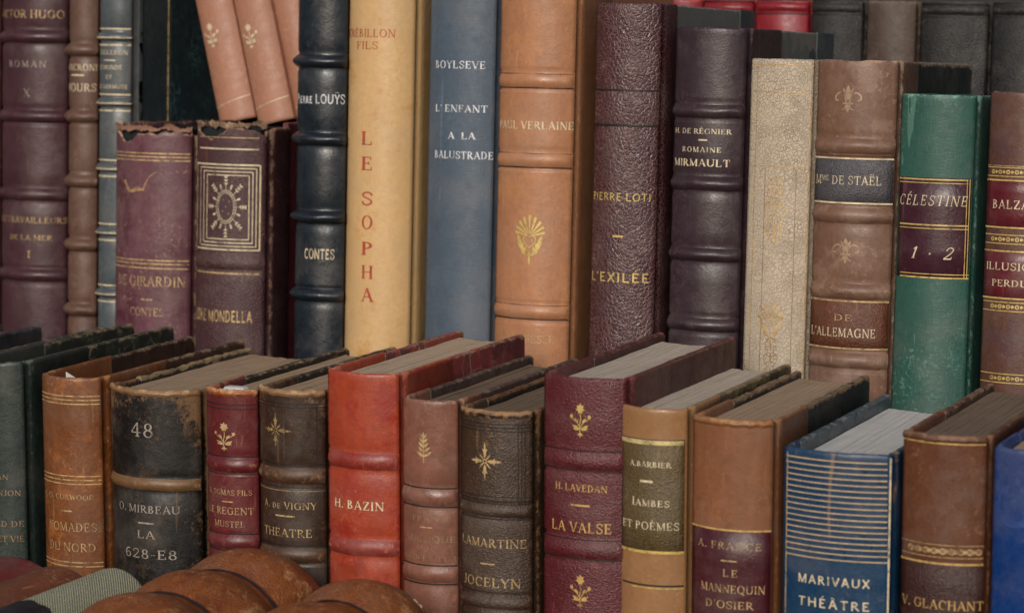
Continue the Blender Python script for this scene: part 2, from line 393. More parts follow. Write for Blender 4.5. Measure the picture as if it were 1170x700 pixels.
# ------------------------------------------------------------------ books
MM = .001
class Book:
    """A bound book. Local frame: x across the thickness, y from the spine's crown to the fore edge, z up the spine."""
    def __init__(b, row, xl, xr, label, leather_mat, top=None, height=None, mid=250, theta=50, push=0.0, depth=.128, lw=.022,
                 boards=None, pages=None, recess=.0034, group=None, headcap=None, wtop=.011, wedge=.10, torn=0.0, bands=(), band_h=.0019, band_w=.0030,
                 band_mat=None, squash=1.0, name='book', xw=None, wear=1.0, base=0.0, tilt=0.0, jit=.0004, ridge=.0007, flat=0.0, gap=None):
        b.row, b.theta, b.push, b.mat = row, R(theta), push, leather_mat
        b.squash = squash
        bul = .006
        for _ in range(3):
            if xw: L, Rr = Vector((xw[0], 0, 0)), Vector((xw[1], 0, 0))
            else: L = row.hit(xl, mid, push+bul); Rr = row.hit(xr, mid, push+bul)
            b.w = Rr.x - L.x - .0006
            b.Rad = b.w/2/math.sin(b.theta); bul = b.Rad*(1-math.cos(b.theta))*squash
        b.bul = bul; b.x = (L.x+Rr.x)/2
        b.base = base
        b.pxc = row.proj(Vector((b.x, push, .15)))[0]
        b.h = height if height else row.hit(b.pxc, top, push).z - base
        e = bpy.data.objects.new(name, None); COL.objects.link(e)
        e.empty_display_size = .02
        e.matrix_world = row.m @ Matrix.Translation((b.x, push, base)) @ Matrix.Rotation(tilt, 4, 'Y')
        e['label'] = label; e['category'] = 'book'
        if group: e['group'] = group
        b.root = e
        b.wtop, b.wedge = wtop, wedge
        b.build(depth, lw, boards or leather_mat, pages, recess, headcap, torn, bands, band_h, band_w, band_mat or leather_mat, wear, jit, ridge)
    # --- geometry of the spine
    def surf(b, phi, z, off=0.0):
        r = b.Rad
        nx, ny = math.sin(phi), -math.cos(phi)*b.squash
        l = math.hypot(nx, ny/b.squash if b.squash else 1)
        return Vector((r*math.sin(phi)+off*math.sin(phi), r*(1-math.cos(phi))*b.squash - off*math.cos(phi), z))
    def z_at(b, py):
        p = b.row.hit(b.pxc, py, b.push); return p.z - b.base
    def phi_at(b, px, z):
        lo, hi = -b.theta, b.theta
        def f(a):
            q = b.surf(a, z); return b.row.proj(Vector((q.x+b.x, q.y+b.push, q.z+b.base)))[0]
        best = min((f(lo+(hi-lo)*i/60), lo+(hi-lo)*i/60) for i in range(61))
        lo = best[1]
        if px <= best[0]: return lo
        for _ in range(30):
            m = (lo+hi)/2
            if f(m) < px: lo = m
            else: hi = m
        return (lo+hi)/2
    def px_mm(b):                                     # metres per photo pixel at the spine
        a = b.row.hit(b.pxc, 300, b.push); c = b.row.hit(b.pxc, 310, b.push); return abs(a.z-c.z)/10
    def build(b, depth, lw, bmat, pages, recess, headcap, torn, bands, band_h, band_w, band_mat, wear, jit, ridge):
        th, h, hw, bul = b.theta, b.h, b.w/2, b.bul
        bz = [b.z_at(y) if not isinstance(y, tuple) else y[0] for y in bands]
        # outer and inner outline, left board end -> spine -> right board end
        na = 22
        right = [(hw*1.0-.0004, bul+.0012, .0016, .35), (hw-.0007, bul+.0026, .0018, .1), (hw+ridge*.4, bul+.0042, .0028, .55), (hw+ridge, bul+.0056, .0030, .5), (hw+ridge, bul+.009, .0030, .0), (hw+ridge, bul+lw-.0008, .0030, .0), (hw+ridge*.6, bul+lw, .0026, .35)]
        out = []; inn = []; wr = []
        for x, y, t, a in reversed(right): out.append((-x, y)); inn.append((-x+t, y+.0002)); wr.append(a)
        for i in range(na+1):
            p = -th + 2*th*i/na; q = b.surf(p, 0); qi = b.surf(p, 0, -.0016)
            out.append((q.x, q.y)); inn.append((qi.x, qi.y)); wr.append(b.wedge*abs(p/th)**3)
        for x, y, t, a in right: out.append((x, y)); inn.append((x-t, y+.0002)); wr.append(a)
        n = len(out)
        rows = {0.0: 0.0, .0015: 0.0}
        z = .012
        while z < h-.008: rows[round(z, 5)] = 0.0; z += .012
        for k in bz:
            for d, dip in ((band_w*1.7, 0), (band_w*1.25, -.00055), (band_w*.95, -.0002), (band_w*.3, 0)):
                for sgn in (-1, 1): rows[round(k+sgn*d, 5)] = dip
        for d in (.006, .003, .0016): rows[round(h-d, 5)] = 0.0
        zs = sorted(k for k in rows if 0 <= k <= h-.0015)
        V = []; W = []; seed = random.uniform(0, 99)
        rings = 0
        def ring(zz, inset, wv, dzf=1.0, use_in=0.0):
            nonlocal rings
            for i, (x, y) in enumerate(out):
                ix, iy = inn[i]
                tx, ty = ix-x, iy-y; l = math.hypot(tx, ty) or 1
                fx, fy = x+tx*use_in, y+ty*use_in
                if not use_in:
                    ins = inset if (inset > 0.0 and zz > h-.001) or 7 <= i <= n-8 else 0
                    fx, fy = x+tx/l*ins, y+ty/l*ins
                dz = 0
                if torn and zz > h-.02:
                    k = (zz-(h-.02))/.02
                    nv = noise.noise((i*.13+seed, seed, 0))*.95+noise.noise((i*.45+seed, 7, 0))*.22
                    dz = -torn*k*(max(0, nv+.30) + (.45 if torn > .004 and abs(i-n/2) < 11 else 0))
                elif zz > h-.004: dz = -jit*abs(noise.noise((i*.9+seed, 5, 1)))*1.5
                top = max(0, 1-(h-zz)/.010)
                V.append((fx, fy, zz+dz*dzf)); W.append(min(1, (wr[i]*1.0+ wv)*wear if True else 0))
            rings += 1
        for zz in zs: ring(zz, -rows[zz], .34*max(0, 1-(h-zz)/b.wtop)**1.3 + .25*max(0, 1-zz/.006))
        ring(h-.0006, .00015, .50); ring(h-.00015, .0005, .62); ring(h, .0009, .65)
        ring(h-.0001, 0, .5, 1, .75); ring(h-.0012, 0, .35, 1, 1.0); ring(max(h-.03, 0), 0, .05, .0, 1.0); ring(0.0, 0, 0, 0, 1.0)
        F = grid_faces(n, rings)
        F += [((rings-1)*n+i, (rings-1)*n+i+1, i+1, i) for i in range(n-1)]
        b.spine = mesh_obj('spine', V, F, b.mat, b.root, True, W)
        # end caps of the leather on the boards
        for kz in bz:                                  # raised bands over the sewing cords
            v = []; wv = []; nu, nv = 25, 9
            for j in range(nv):
                t = -1 + 2*j/(nv-1); prof = math.cos(t*math.pi/2)**.9 if abs(t) < 1 else 0
                for i in range(nu):
                    s = -1 + 2*i/(nu-1); p = th*.995*s
                    edge = min(1, (1-abs(s))/.10)**.5 if abs(s) < 1 else 0
                    lump = 1 + .10*noise.noise((s*4+kz*300, seed, t))
                    off = band_h*prof*((.35+.65*edge) if band_h > .0015 else edge)*lump - .00012
                    q = b.surf(p, kz + band_w*t + .00035*noise.noise((s*2.3, seed, kz*90)), off); v.append(q); wv.append(min(1, wear*(.34*prof + .22*abs(s)**4*prof)))
            mesh_obj('raised_band', v, grid_faces(nu, nv), band_mat, b.root, True, wv)
        if headcap:
            v = []; nu, nv = 27, 9; rr = .0013; wv = []
            for i in range(nu):
                p = -th + 2*th*i/(nu-1)
                for j in range(nv):
                    a = 2*math.pi*j/(nv-1)
                    o = -.0006 + rr*math.cos(a)*.95; zz = h - .0012 + rr*1.25*math.sin(a) + .0006*noise.noise((i*.5, seed, 2))
                    v.append(b.surf(p, zz, o)); wv.append(min(1, .42+.3*max(0, math.sin(a))))
            f = [(i*nv+j, (i+1)*nv+j, (i+1)*nv+j+1, i*nv+j+1) for i in range(nu-1) for j in range(nv-1)]
            f += [tuple(range(nv-1)), tuple((nu-1)*nv+j for j in reversed(range(nv-1)))]
            mesh_obj('headcap', v, f, headcap, b.root, True, wv)
        # boards
        for s in (-1, 1):
            xa, xb = sorted((s*(hw-.0027), s*(hw+.0003)))
            v, f, wv = block(xa, xb, bul+lw-.0015, depth, 0, h-.0003, .0006, jit*.9, 60)
            mesh_obj('board', v, f, bmat, b.root, True, wv, True)
        if pages:
            ix = hw-.0030; ph = h-recess; ns = max(5, int(b.w/.0035)); v = []; f = []
            rowsy = [None]*14
            for k in range(ns):
                xa, xb = -ix+2*ix*k/ns, -ix+2*ix*(k+1)/ns
                zt = ph + .00022*noise.noise((k*3.3, seed, 0))
                base = len(v)
                for j in range(14):
                    t = j/13
                    for x, zz in ((xa, .003), (xa, zt-.0003), (xa+.00012, zt), (xb-.00012, zt), (xb, zt-.0003), (xb, .003)):
                        p = math.asin(max(-1, min(1, x/b.Rad))) if abs(x) < b.Rad else th
                        ys = b.Rad*(1-math.cos(p))*b.squash + .0024
                        u = x/ix; ye = depth - .004 - .004*(1-u*u)
                        y = ys+(ye-ys)*t
                        v.append((x, y, zz + .0004*noise.noise((x*300, y*60, seed)) - .0012*(1-abs(u))*math.sin(t*math.pi)*.6))
                for j in range(13):
                    for q in range(5): a = base+j*6+q; f.append((a, a+6, a+7, a+1))
                f.append(tuple(base+q for q in range(6))); f.append(tuple(base+13*6+q for q in reversed(range(6))))
            mesh_obj('page_block', v, f, pages, b.root, False)
    # --- things laid on the spine
    def lay(b, quads, name, mat, off=.00012, parent=None):
        """quads in (angle, z) space, refined so that they follow the curve"""
        v = []; f = []
        for q in quads:
            (a0, z0), (a1, z1), (a2, z2), (a3, z3) = q[:4]
            wd = max(abs(a1-a2), abs(a0-a3), abs(a0-a1))*b.Rad
            n = max(1, int(wd/.0018)); base = len(v)
            along = max(abs(a0-a3), abs(a1-a2)) >= abs(a0-a1)
            for i in range(n+1):
                t = i/n
                if along: A, B = (a0+(a3-a0)*t, z0+(z3-z0)*t), (a1+(a2-a1)*t, z1+(z2-z1)*t)
                else: A, B = (a0+(a1-a0)*t, z0+(z1-z0)*t), (a3+(a2-a3)*t, z3+(z2-z3)*t)
                v.append(b.surf(A[0], A[1], off)); v.append(b.surf(B[0], B[1], off))
            for i in range(n): f.append((base+2*i, base+2*i+1, base+2*i+3, base+2*i+2))
        return mesh_obj(name, v, f, mat, parent or b.root, False)
    def rule(b, y, px=1.6, mat=None, x0=None, x1=None, off=.00012, parent=None, name='gilt_rule', dx=0):
        z = b.z_at(y); k = b.px_mm()*px/2
        a0 = -b.theta*.97 if x0 is None else b.phi_at(x0, z); a1 = b.theta*.97 if x1 is None else b.phi_at(x1, z)
        n = 20
        q = []
        for i in range(n):
            A, B = a0+(a1-a0)*i/n, a0+(a1-a0)*(i+1)/n
            q.append(((A, z+k), (A, z-k), (B, z-k), (B, z+k)))
        return b.lay(q, name, mat or GOLD, off, parent)
    def vrule(b, x, y0, y1, px=1.6, mat=None, off=.00012, parent=None, name='gilt_rule'):
        z0, z1 = b.z_at(y0), b.z_at(y1); a = b.phi_at(x, (z0+z1)/2); k = b.px_mm()*px/2/b.Rad
        n = 6
        return b.lay([((a-k, z0+(z1-z0)*i/n), (a+k, z0+(z1-z0)*i/n), (a+k, z0+(z1-z0)*(i+1)/n), (a-k, z0+(z1-z0)*(i+1)/n)) for i in range(n)], name, mat or GOLD, off, parent)
    def text(b, s, y, hpx, x0, x1, mat=None, serif=True, T=.135, off=.00014, parent=None, slant=0.0, track=.10, name='lettering', sup=0.0):
        q, wd = typeset(s, serif, T, track, slant, sup)
        k = b.px_mm()*hpx*.9; zc = b.z_at(y)-k/2
        a0, a1 = b.phi_at(x0, zc), b.phi_at(x1, zc)
        if x0 < b.row.proj(Vector((b.surf(-b.theta, zc).x+b.x, b.surf(-b.theta, zc).y+b.push, zc+b.base)))[0]: a0 = -b.theta*.90
        out = []
        for g in q: out.append(tuple((a0+(a1-a0)*px/wd, zc+py*k + .0001*noise.noise((px*1.3, y, 0))) for px, py in g))
        return b.lay(out, name, mat or GOLD, off, parent)
    def dash(b, y, x0, x1, px=2.0, mat=None, off=.00014, parent=None): return b.rule(y, px, mat, x0, x1, off, parent, 'gilt_dash')
    def orn(b, quads, x, y, hpx, mat=None, off=.00014, parent=None, name='gilt_ornament', sx=1.0):
        """ornament drawn in a unit square centred on 0, height 1"""
        k = b.px_mm()*hpx; z = b.z_at(y); a = b.phi_at(x, z)
        return b.lay([tuple((a+px*k*sx/b.Rad, z+py*k) for px, py in q) for q in quads], name, mat or GOLD, off, parent)
    def patch(b, y0, y1, mat, x0=None, x1=None, th=.00028, name='title_label', wear=.5):
        z1, z0 = b.z_at(y0), b.z_at(y1); zc = (z0+z1)/2
        a0 = -b.theta*.985 if x0 is None else b.phi_at(x0, zc); a1 = b.theta*.985 if x1 is None else b.phi_at(x1, zc)
        nu, nv = 22, 8; v = []; wv = []; sd = random.uniform(0, 50)
        for j in range(nv):
            for i in range(nu):
                ti, tj = i/(nu-1), j/(nv-1)
                rim = i in (0, nu-1) or j in (0, nv-1)
                z = z0+(z1-z0)*tj + (.0002*noise.noise((i*.8, sd, j)) if rim else 0)
                v.append(b.surf(a0+(a1-a0)*ti, z, -.0001 if rim else th)); 
                wv.append(wear*.5 if (i in (0, 1, nu-1, nu-2) or j in (0, 1, nv-1, nv-2)) else 0.0)
        # keep the step at the rim crisp
        for j in range(nv):
            for i in range(nu):
                ti = i/(nu-1); tj = j/(nv-1)
                if i == 1: v[j*nu+i] = b.surf(a0+(a1-a0)*.004, v[j*nu+i].z, th if 0 < j < nv-1 else -.0001)
                if i == nu-2: v[j*nu+i] = b.surf(a0+(a1-a0)*.996, v[j*nu+i].z, th if 0 < j < nv-1 else -.0001)
                if j == 1: v[j*nu+i].z = z0+.0002
                if j == nv-2: v[j*nu+i].z = z1-.0002
        return mesh_obj(name, v, grid_faces(nu, nv), mat, b.root, True, wv)

def rag(b, mat, drop=.004, amp=.004, curl=.0016):
    """the torn hide hanging round the head of a spine: a strip with a frayed upper and lower edge, curling off"""
    nu, nv = 150, 6; sd = random.uniform(0, 90); v = []; wv = []
    for j in range(nv):
        for i in range(nu):
            p = -b.theta + 2*b.theta*i/(nu-1); t = j/(nv-1)
            f1 = noise.noise((i*2.1, sd, 0)); n1 = 1.2*noise.noise((i*.045+sd, 1, 0))+.45*noise.noise((i*.16+sd, 4, 0))+.2*f1
            n2 = 1.1*noise.noise((i*.05+sd, 9, 0))+.4*noise.noise((i*.19+sd, 2, 0))+.25*noise.noise((i*1.7, sd, 5))
            lo = b.h-drop-amp*(.55+.9*n1); hi = b.h-drop*.55+amp*.75*n2
            if hi < lo+.0001: hi = lo+.0001
            v.append(b.surf(p, lo+(hi-lo)*t, .00005+curl*t*t*(.5+.9*n2) )); wv.append(.4+.4*t)
    return mesh_obj('torn_leather', v, grid_faces(nu, nv), mat, b.root, True, wv)
# ------------------------------------------------------------------ ornaments (unit height)
def palmette():
    P = Pen()
    for k in range(-4, 5):                              # fan of petals, broad at the tip
        a = 90-k*19; l = .44-.028*abs(k); c, q = math.cos(R(a)), math.sin(R(a))
        P.curve([(c*.05, .04+q*.05), (c*l*.6, .04+q*l*.6), (c*l*.88, .04+q*l*.88)], .014, .062); P.dot(c*l*.9, .04+q*l*.9, .034)
    for s in (-1, 1):
        P.curve([(0, .03), (s*.07, .05), (s*.13, -.02), (s*.08, -.12), (0, -.18)], .022, .016)
        P.curve([(s*.03, -.05), (s*.06, -.02), (s*.05, -.08)], .014, .014)
        P.curve([(s*.03, -.34), (s*.14, -.26), (s*.23, -.12), (s*.24, .0)], .03, .02)
        for t in range(4): P.drop(s*(.05+.05*t), -.32+.07*t, .15, .055, 90-s*(62-18*t)); P.drop(s*(.10+.045*t), -.27+.075*t, .11, .045, 90+s*(10-6*t))
    P.drop(0, -.52, .2, .045, 90); P.line(0, -.36, 0, -.18, .02)
    return P.q
def fleur():
    P = Pen()
    P.drop(0, -.05, .52, .2, 90)
    for s in (-1, 1):
        P.drop(s*.05, .05, .34, .10, 90-s*22)
        P.curve([(s*.06, -.12), (s*.12, .08), (s*.28, .20), (s*.44, .10), (s*.44, -.04), (s*.34, -.06)], .05, .07)
        P.curve([(s*.05, -.2), (s*.12, -.34), (s*.22, -.36)], .05, .02)
    P.line(-.18, -.15, .18, -.15, .07); P.drop(0, -.18, .30, .12, -90)
    return P.q
def flower():
    P = Pen()
    for k in range(7): P.drop(.0, .30, .17, .10, 90+k*360/7)
    P.dot(0, .30, .05); P.curve([(0, .15), (.02, 0), (-.02, -.2), (0, -.46)], .035, .03)
    for s in (-1, 1):
        P.curve([(0, -.28), (s*.12, -.12), (s*.26, -.04), (s*.34, .02)], .03, .02)
        P.drop(s*.04, -.34, .30, .12, 90-s*62); P.drop(s*.08, -.12, .2, .09, 90-s*48); P.drop(s*.02, -.30, .26, .09, 90-s*95)
        for k in range(5): P.drop(s*.34, .06, .08, .05, k*72)
    for t in (-1, 0, 1): P.drop(0, -.44, .14, .05, -90+t*55)
    return P.q
def starcross():
    P = Pen()
    for k in range(4):
        a = k*90; c, q = math.cos(R(a)), math.sin(R(a)); P.drop(c*.08, q*.08, .34, .09, a); P.drop(c*.3, q*.3, .2, .06, a)
        P.drop(c*.22-q*.0, q*.22, .13, .05, a+40); P.drop(c*.22, q*.22, .13, .05, a-40)
        P.drop(math.cos(R(a+45))*.06, math.sin(R(a+45))*.06, .2, .05, a+45)
    P.ring(0, 0, .05, .05, .03)
    return P.q
def leafspray():
    P = Pen(); P.line(0, -.5, 0, .3, .03)
    for j in range(5):
        y = -.3+j*.15; l = .34-.04*j
        for s in (-1, 1): P.drop(0, y, l, .09, 90-s*(58-5*j))
    P.drop(0, .25, .25, .1, 90)
    return P.q
def medallion():
    P = Pen(); P.ring(0, 0, .15, .21, .009, 30); P.ring(0, 0, .19, .25, .008, 30)
    for k in range(30): P.dot(.17*math.cos(k*2*math.pi/30), .23*math.sin(k*2*math.pi/30), .010)
    for a, l in ((90, .2), (270, .2), (0, .17), (180, .17), (45, .2), (135, .2), (225, .2), (315, .2), (67, .09), (113, .09), (247, .09), (293, .09), (22, .08), (158, .08), (202, .08), (338, .08)):
        c, q = math.cos(R(a)), math.sin(R(a)); x, y = c*.20, q*.26
        P.line(x, y, x+c*l, y+q*l, .008)
        for t in (.35, .6, .85):
            for s in (-1, 1): P.drop(x+c*l*t, y+q*l*t, .05*(l/.2), .016, a+s*48)
    for x, y in ((0, 0), (.06, .08), (-.06, -.07), (-.05, .1), (.05, -.1)): P.dot(x, y, .008)
    return P.q
def lace():
    P = Pen()
    for s in (-1, 1):
        for (x, y, r) in ((.10, .42, .05), (.16, .25, .07), (.07, .1, .06), (.2, .05, .07), (.1, -.12, .06), (.2, -.28, .07), (.07, -.4, .05)): P.ring(s*x, y, r, r*.8, .018, 10)
        P.curve([(0, .5), (s*.22, .35), (s*.12, .18), (s*.28, .0), (s*.12, -.2), (s*.22, -.34), (0, -.5)], .02, .02)
    for y in (.3, .0, -.28): P.drop(0, y-.1, .2, .08, 90)
    return P.q
def chain(x0, x1, n, ry):
    P = Pen()
    for i in range(n):
        x = x0+(x1-x0)*(i+.5)/n
        if i % 2: P.drop(x-(x1-x0)/n*.4, 0, (x1-x0)/n*.8, ry*1.1, 0)
        else: P.ring(x, 0, ry*.6, ry*.6, ry*.35, 10); P.dot(x, 0, ry*.2)
    return P.q
# ------------------------------------------------------------------ the stand
WOODD = wood('dark_wood', '#3a2c22'); WALLM = wood('dark_backing', '#1d1a18')
def struct(name, m, box, mat):
    x0, x1, y0, y1, z0, z1 = box
    vs = [m @ Vector((x, y, z)) for x in (x0, x1) for y in (y0, y1) for z in (z0, z1)]
    o = mesh_obj(name, vs, [(0, 1, 3, 2), (4, 6, 7, 5), (0, 4, 5, 1), (2, 3, 7, 6), (0, 2, 6, 4), (1, 5, 7, 3)], mat, None, False)
    o['kind'] = 'structure'; return o
I4 = Matrix.Identity(4)
struct('floor', I4, (-.75, .65, -.40, .146, -.02, 0), WOODD)
struct('shelf', BACK.m, (-.75, .65, -.002, .165, -.014, 0), WOODD)
struct('shelf', FAR.m, (-.75, .65, -.002, .16, -.014, 0), WOODD)
struct('wall', FAR.m, (-.75, .65, .162, .175, -.2, .34), WALLM)

# ------------------------------------------------------------------ papers and skins
PG = paper('pages_grey', '#bba68f', '#9a8671'); PGD = paper('pages_dusty', '#a58e76', '#84705c'); PGL = paper('pages_pale', '#c0b3a4', '#9c9082')
PGW = paper('pages_white', '#c9c7c4', '#a6a5a3'); PGK = paper('pages_dark', '#7d6b5a', '#54473b')
TAN = leather('tan_worn', '#8a6846', '#b0906a', wearamt=.8, stain=.5)
REDTAN = leather('red_tan', '#93502f', '#b98a5c', wearamt=.9, stain=.5)
PGB = paper('pages_hollow_shade', '#262a2c', '#101315')  # shade of the hollow behind the torn heads, put into the page colour
GOLDW2 = gilt('gilt_tan', '#c4aa84', .0, .15)
MB_GREEN = marbled('marbled_green', ['#2c352f', '#222a26', '#8f8467'], 120)
MB_RED = marbled('marbled_red', ['#8d3b3b', '#7c3a3b', '#ab8a78', '#602f30'], 110)
MB_DARK = marbled('marbled_dark', ['#15191a', '#20211f', '#6f614e'], 220)
MB_BROWN = marbled('marbled_brown', ['#3a2620', '#2f1f1b', '#4d382d'], 130)
MB_OLIVE = marbled('marbled_olive', ['#76684a', '#5d5038', '#93825e', '#3d382b'], 150)
MB_NIGHT = marbled('marbled_night', ['#2a3a3e', '#253438', '#547c86'], 210)
MB_GREY = marbled('marbled_grey', ['#6d6a66', '#57605e', '#7c7974', '#2f3e3d'], 110)
MB_COLOR = marbled('marbled_many', ['#b2a24c', '#74728a', '#cfc7b4', '#38404e'], 230)

GB, GF = 'books standing in the back row', 'books standing in the front row'
GX, GL = 'books at the very back', 'books lying spine up'
# ================================================================== BACK ROW
B = {}
lm = leather('maroon_edge', '#4a2226', grain='calf')
Book(BACK, -70, 1, 'dark red book at the left edge of the back row, only a sliver showing', lm, height=.26, pages=PGD, group=GB, push=.016)

lm = leather('aubergine', '#41262d', '#6a3a38', var=.3, wearamt=.8, rough=.42, stain=.2)
b = B['hugo'] = Book(BACK, 2, 78, 'tall aubergine leather book lettered VICTOR HUGO with reddish raised bands', lm, height=.268, mid=180, theta=52, push=.016,
    bands=(42, 133, 222, 314), band_h=.0024, band_w=.0032, pages=PGD, group=GB)
b.text('VICTOR HUGO', 16, 10, -6, 74, GOLDW); b.text('ROMAN', 73, 8, 11, 53, SILV, track=.3, T=.12); b.text('X', 106, 10, 27, 34, SILV, T=.13)
b.text('LES TRAVAILLEURS', 251, 7.5, -4, 77, GOLDW, T=.13); b.text('DE LA MER', 271, 6.5, 12, 60, GOLDW, T=.13); b.text('I', 290, 9, 31, 35, GOLDW)

lm = leather('taupe', '#5f4438', '#85664f', var=.3, wearamt=1, rough=.5, stain=.4)
b = B['taupe'] = Book(BACK, 78, 112, 'narrow taupe brown book with rounded bands, second from the left', lm, height=.272, mid=200, theta=60, push=.016,
    bands=(57, 133, 207, 280, 354), band_h=.0026, band_w=.0032, pages=PGD, group=GB)
b.text('MACRONI', 77, 8, 72, 111, GOLDP, T=.15); b.dash(86, 82, 96, 1.6, GOLDP); b.text('MŒURS', 100, 10, 70, 110, GOLDP)

lm = leather('slate', '#4b5256', '#7d8688', var=.28, wearamt=.7, rough=.36)
night = leather('night_leather', '#38464a', '#4a5556', var=.3, wearamt=.3, rough=.5)
b = B['slate'] = Book(BACK, 113, 150, 'slim slate blue book with paired gilt rules and a dark marbled side', lm, height=.268, mid=150, theta=50, push=.016,
    bands=(42, 117, 192, 265, 335), band_h=.0018, band_w=.0022, pages=PGD, boards=night, lw=.006, depth=.118, group=GB)
for y in (42, 117, 192, 265, 335):
    b.rule(y-9, 1.6, GOLDP); b.rule(y+9.5, 1.6, GOLDP); b.rule(y+1, 1.3, GOLDP, off=.0017)
b.text('ANGLERON', 60, 5.5, 108, 146, GOLDP, T=.14); b.dash(69, 119, 132, 1.4, GOLDP); b.text('LE MONDE', 77, 5.5, 111, 140, GOLDP, T=.14)
b.text('ET', 88, 4.5, 121, 128, GOLDP, T=.14); b.text('DE GERMUTE', 99, 5, 110, 146, GOLDP, T=.14)
hw = b.w/2
mesh_obj('gilt_rule', *block(hw+.0002, hw+.0007, b.bul+.0335, b.bul+.0342, .002, b.h-.002)[:2], GOLDW, b.root, False)
v, f, wv = block(hw-.0001, hw+.0006, b.bul+.036, .117, .002, b.h-.002); mesh_obj('board_paper', v, f, MB_NIGHT, b.root, False)

lm = leather('plum_faded', '#623c46', '#a98a6c', var=.35, wearamt=1.0, rough=.40, second='#4c2730', stain=.15)
TORN = leather('torn_leather', '#5a4033', '#a38a6a', var=.6, wearamt=1.3, rough=.7)
b = B['girardin'] = Book(BACK, 132, 219, 'short plum book with a torn top edge lettered DE GIRARDIN', lm, top=140, mid=250, theta=44, torn=.009,
    pages=PGB, recess=.003, depth=.115, group=GB, jit=.0012)
for y in (175, 179, 183, 297, 301, 306): b.rule(y, 1.4, GOLDW)
b.text('DE GIRARDIN', 321, 12.5, 136, 212, GOLDW, T=.12); b.dash(342, 161, 174, 1.8, GOLDW); b.text('CONTES', 356, 10, 149, 187, GOLDW, T=.12)
P = Pen(); P.curve([(-.5, .18), (-.40, -.02), (-.28, -.14), (-.12, -.04), (.0, -.1), (.06, .08), (.16, .34), (.3, .5)], .05, .02)
P.curve([(-.42, -.06), (-.3, -.18), (-.1, -.12), (.04, -.12)], .09, .05); b.orn(P.q, 163, 213, 34, gilt('scuffed_hide', '#a8865f', .55, 0, .8), sx=1.7, name='torn_leather')

lm = leather('claret_brown', '#46292d', '#8a6a58', 'morocco', var=.35, wearamt=1.05, rough=.45, stain=.3)
mar = leather('maroon_board', '#54202a', '#7a4a42', var=.3, rough=.4)
b = B['mondella'] = Book(BACK, 224, 304, 'short claret book with nested gilt frames round an oval medallion and a ragged head', lm, top=138, mid=250, theta=48, torn=.007,
    bands=(299,), band_w=.0036, band_h=.0014, pages=PGB, boards=mar, recess=.003, depth=.115, group=GB, jit=.0012)
b.rule(170, 1.6, GOLDP, 229, 296); b.rule(157, 1.0, GOLDW, 229, 296)
zt = b.z_at(188); zb = b.z_at(286)
for k, px in ((0, 1.8), (4, 1.2), (8, 1.2), (12, 1.1)):
    x0, x1, y0, y1 = 226+k*.9, 297-k*1.05, 188+k, 285-k
    b.rule(y0, px, GOLDP, x0, x1); b.rule(y1, px, GOLDP, x0, x1); b.vrule(x0, y0, y1, px, GOLDP); b.vrule(x1, y0, y1, px, GOLDP)
b.orn(medallion(), 258, 236, 76, GOLDP, sx=.86)
b.rule(312, 2, GOLDW, 226, 296); b.text('LORE MONDELLA', 361, 15, 222, 288, GOLDW, serif=False, T=.15, track=.06)

rag(B['girardin'], leather('torn_plum', '#4a2c32', '#8d6a58', var=.5, wearamt=1.3, rough=.7), .0028, .0026); rag(b, leather('torn_tan', '#7a614c', '#a98f72', var=.5, wearamt=.8, rough=.75), .0012, .0032)
# rose volumes leaning on top of the two short books
lm = leather('rose_calf', '#a0705a', '#d0a692', var=.16, wearamt=.7, rough=.5)
lm2 = leather('rose_calf_side', '#8a4f3c', '#b98a72', var=.2, rough=.55)
base = max(B['girardin'].h, B['mondella'].h) - .0030
for k, (xl, xr, lab) in enumerate(((251, 294, 'rose leather volume with a gilt flower leaning left, nearer the dark marbled book'), (295, 338, 'rose leather volume with a gilt flower leaning left, middle one of three'), (339, 374, 'rose leather volume leaning left, mostly hidden behind the navy book'))):
    tl = R(-14)
    b = Book(BACK, xl, xr, lab, lm, height=.150, mid=135, theta=46, push=(.040, .040, .046)[k], pages=PG, boards=lm2, base=base+.0017, tilt=tl, depth=.095, group='rose volumes leaning together', name='leaning_book', ridge=.0004, lw=.03)
    c = b.row.hit((xl+xr)/2-4, 129, .04); z0 = .0135
    n = 12
    b.lay([((-.75+1.5*i/n, .0085+.003*i/n+.0004), (-.75+1.5*i/n, .0085+.003*i/n), (-.75+1.5*(i+1)/n, .0085+.003*(i+1)/n), (-.75+1.5*(i+1)/n, .0085+.003*(i+1)/n+.0004)) for i in range(n)], 'gilt_rule', GOLDP)
    z = .0455; s = .0125
    if k < 2: b.lay([tuple((-.22+px*s/b.Rad, z+py*s) for px, py in q) for q in flower()], 'gilt_ornament', GOLDP)

lm = leather('navy_morocco', '#18212a', '#3c464e', var=.3, wearamt=.6, rough=.34, spec=.6)
b = B['louys'] = Book(BACK, 338, 395, 'navy blue leather book with thick raised bands lettered CONTES', lm, height=.272, mid=200, theta=50,
    bands=(70, 159, 248, 337), band_h=.0034, band_w=.0031, pages=PGD, group=GB)
b.text('Pierre LOUŸS', 113, 12, 333, 394, WHITE, serif=False, T=.15, track=.08); b.text('CONTES', 290, 13, 348, 382, GOLDP, serif=False, T=.15, track=.08)

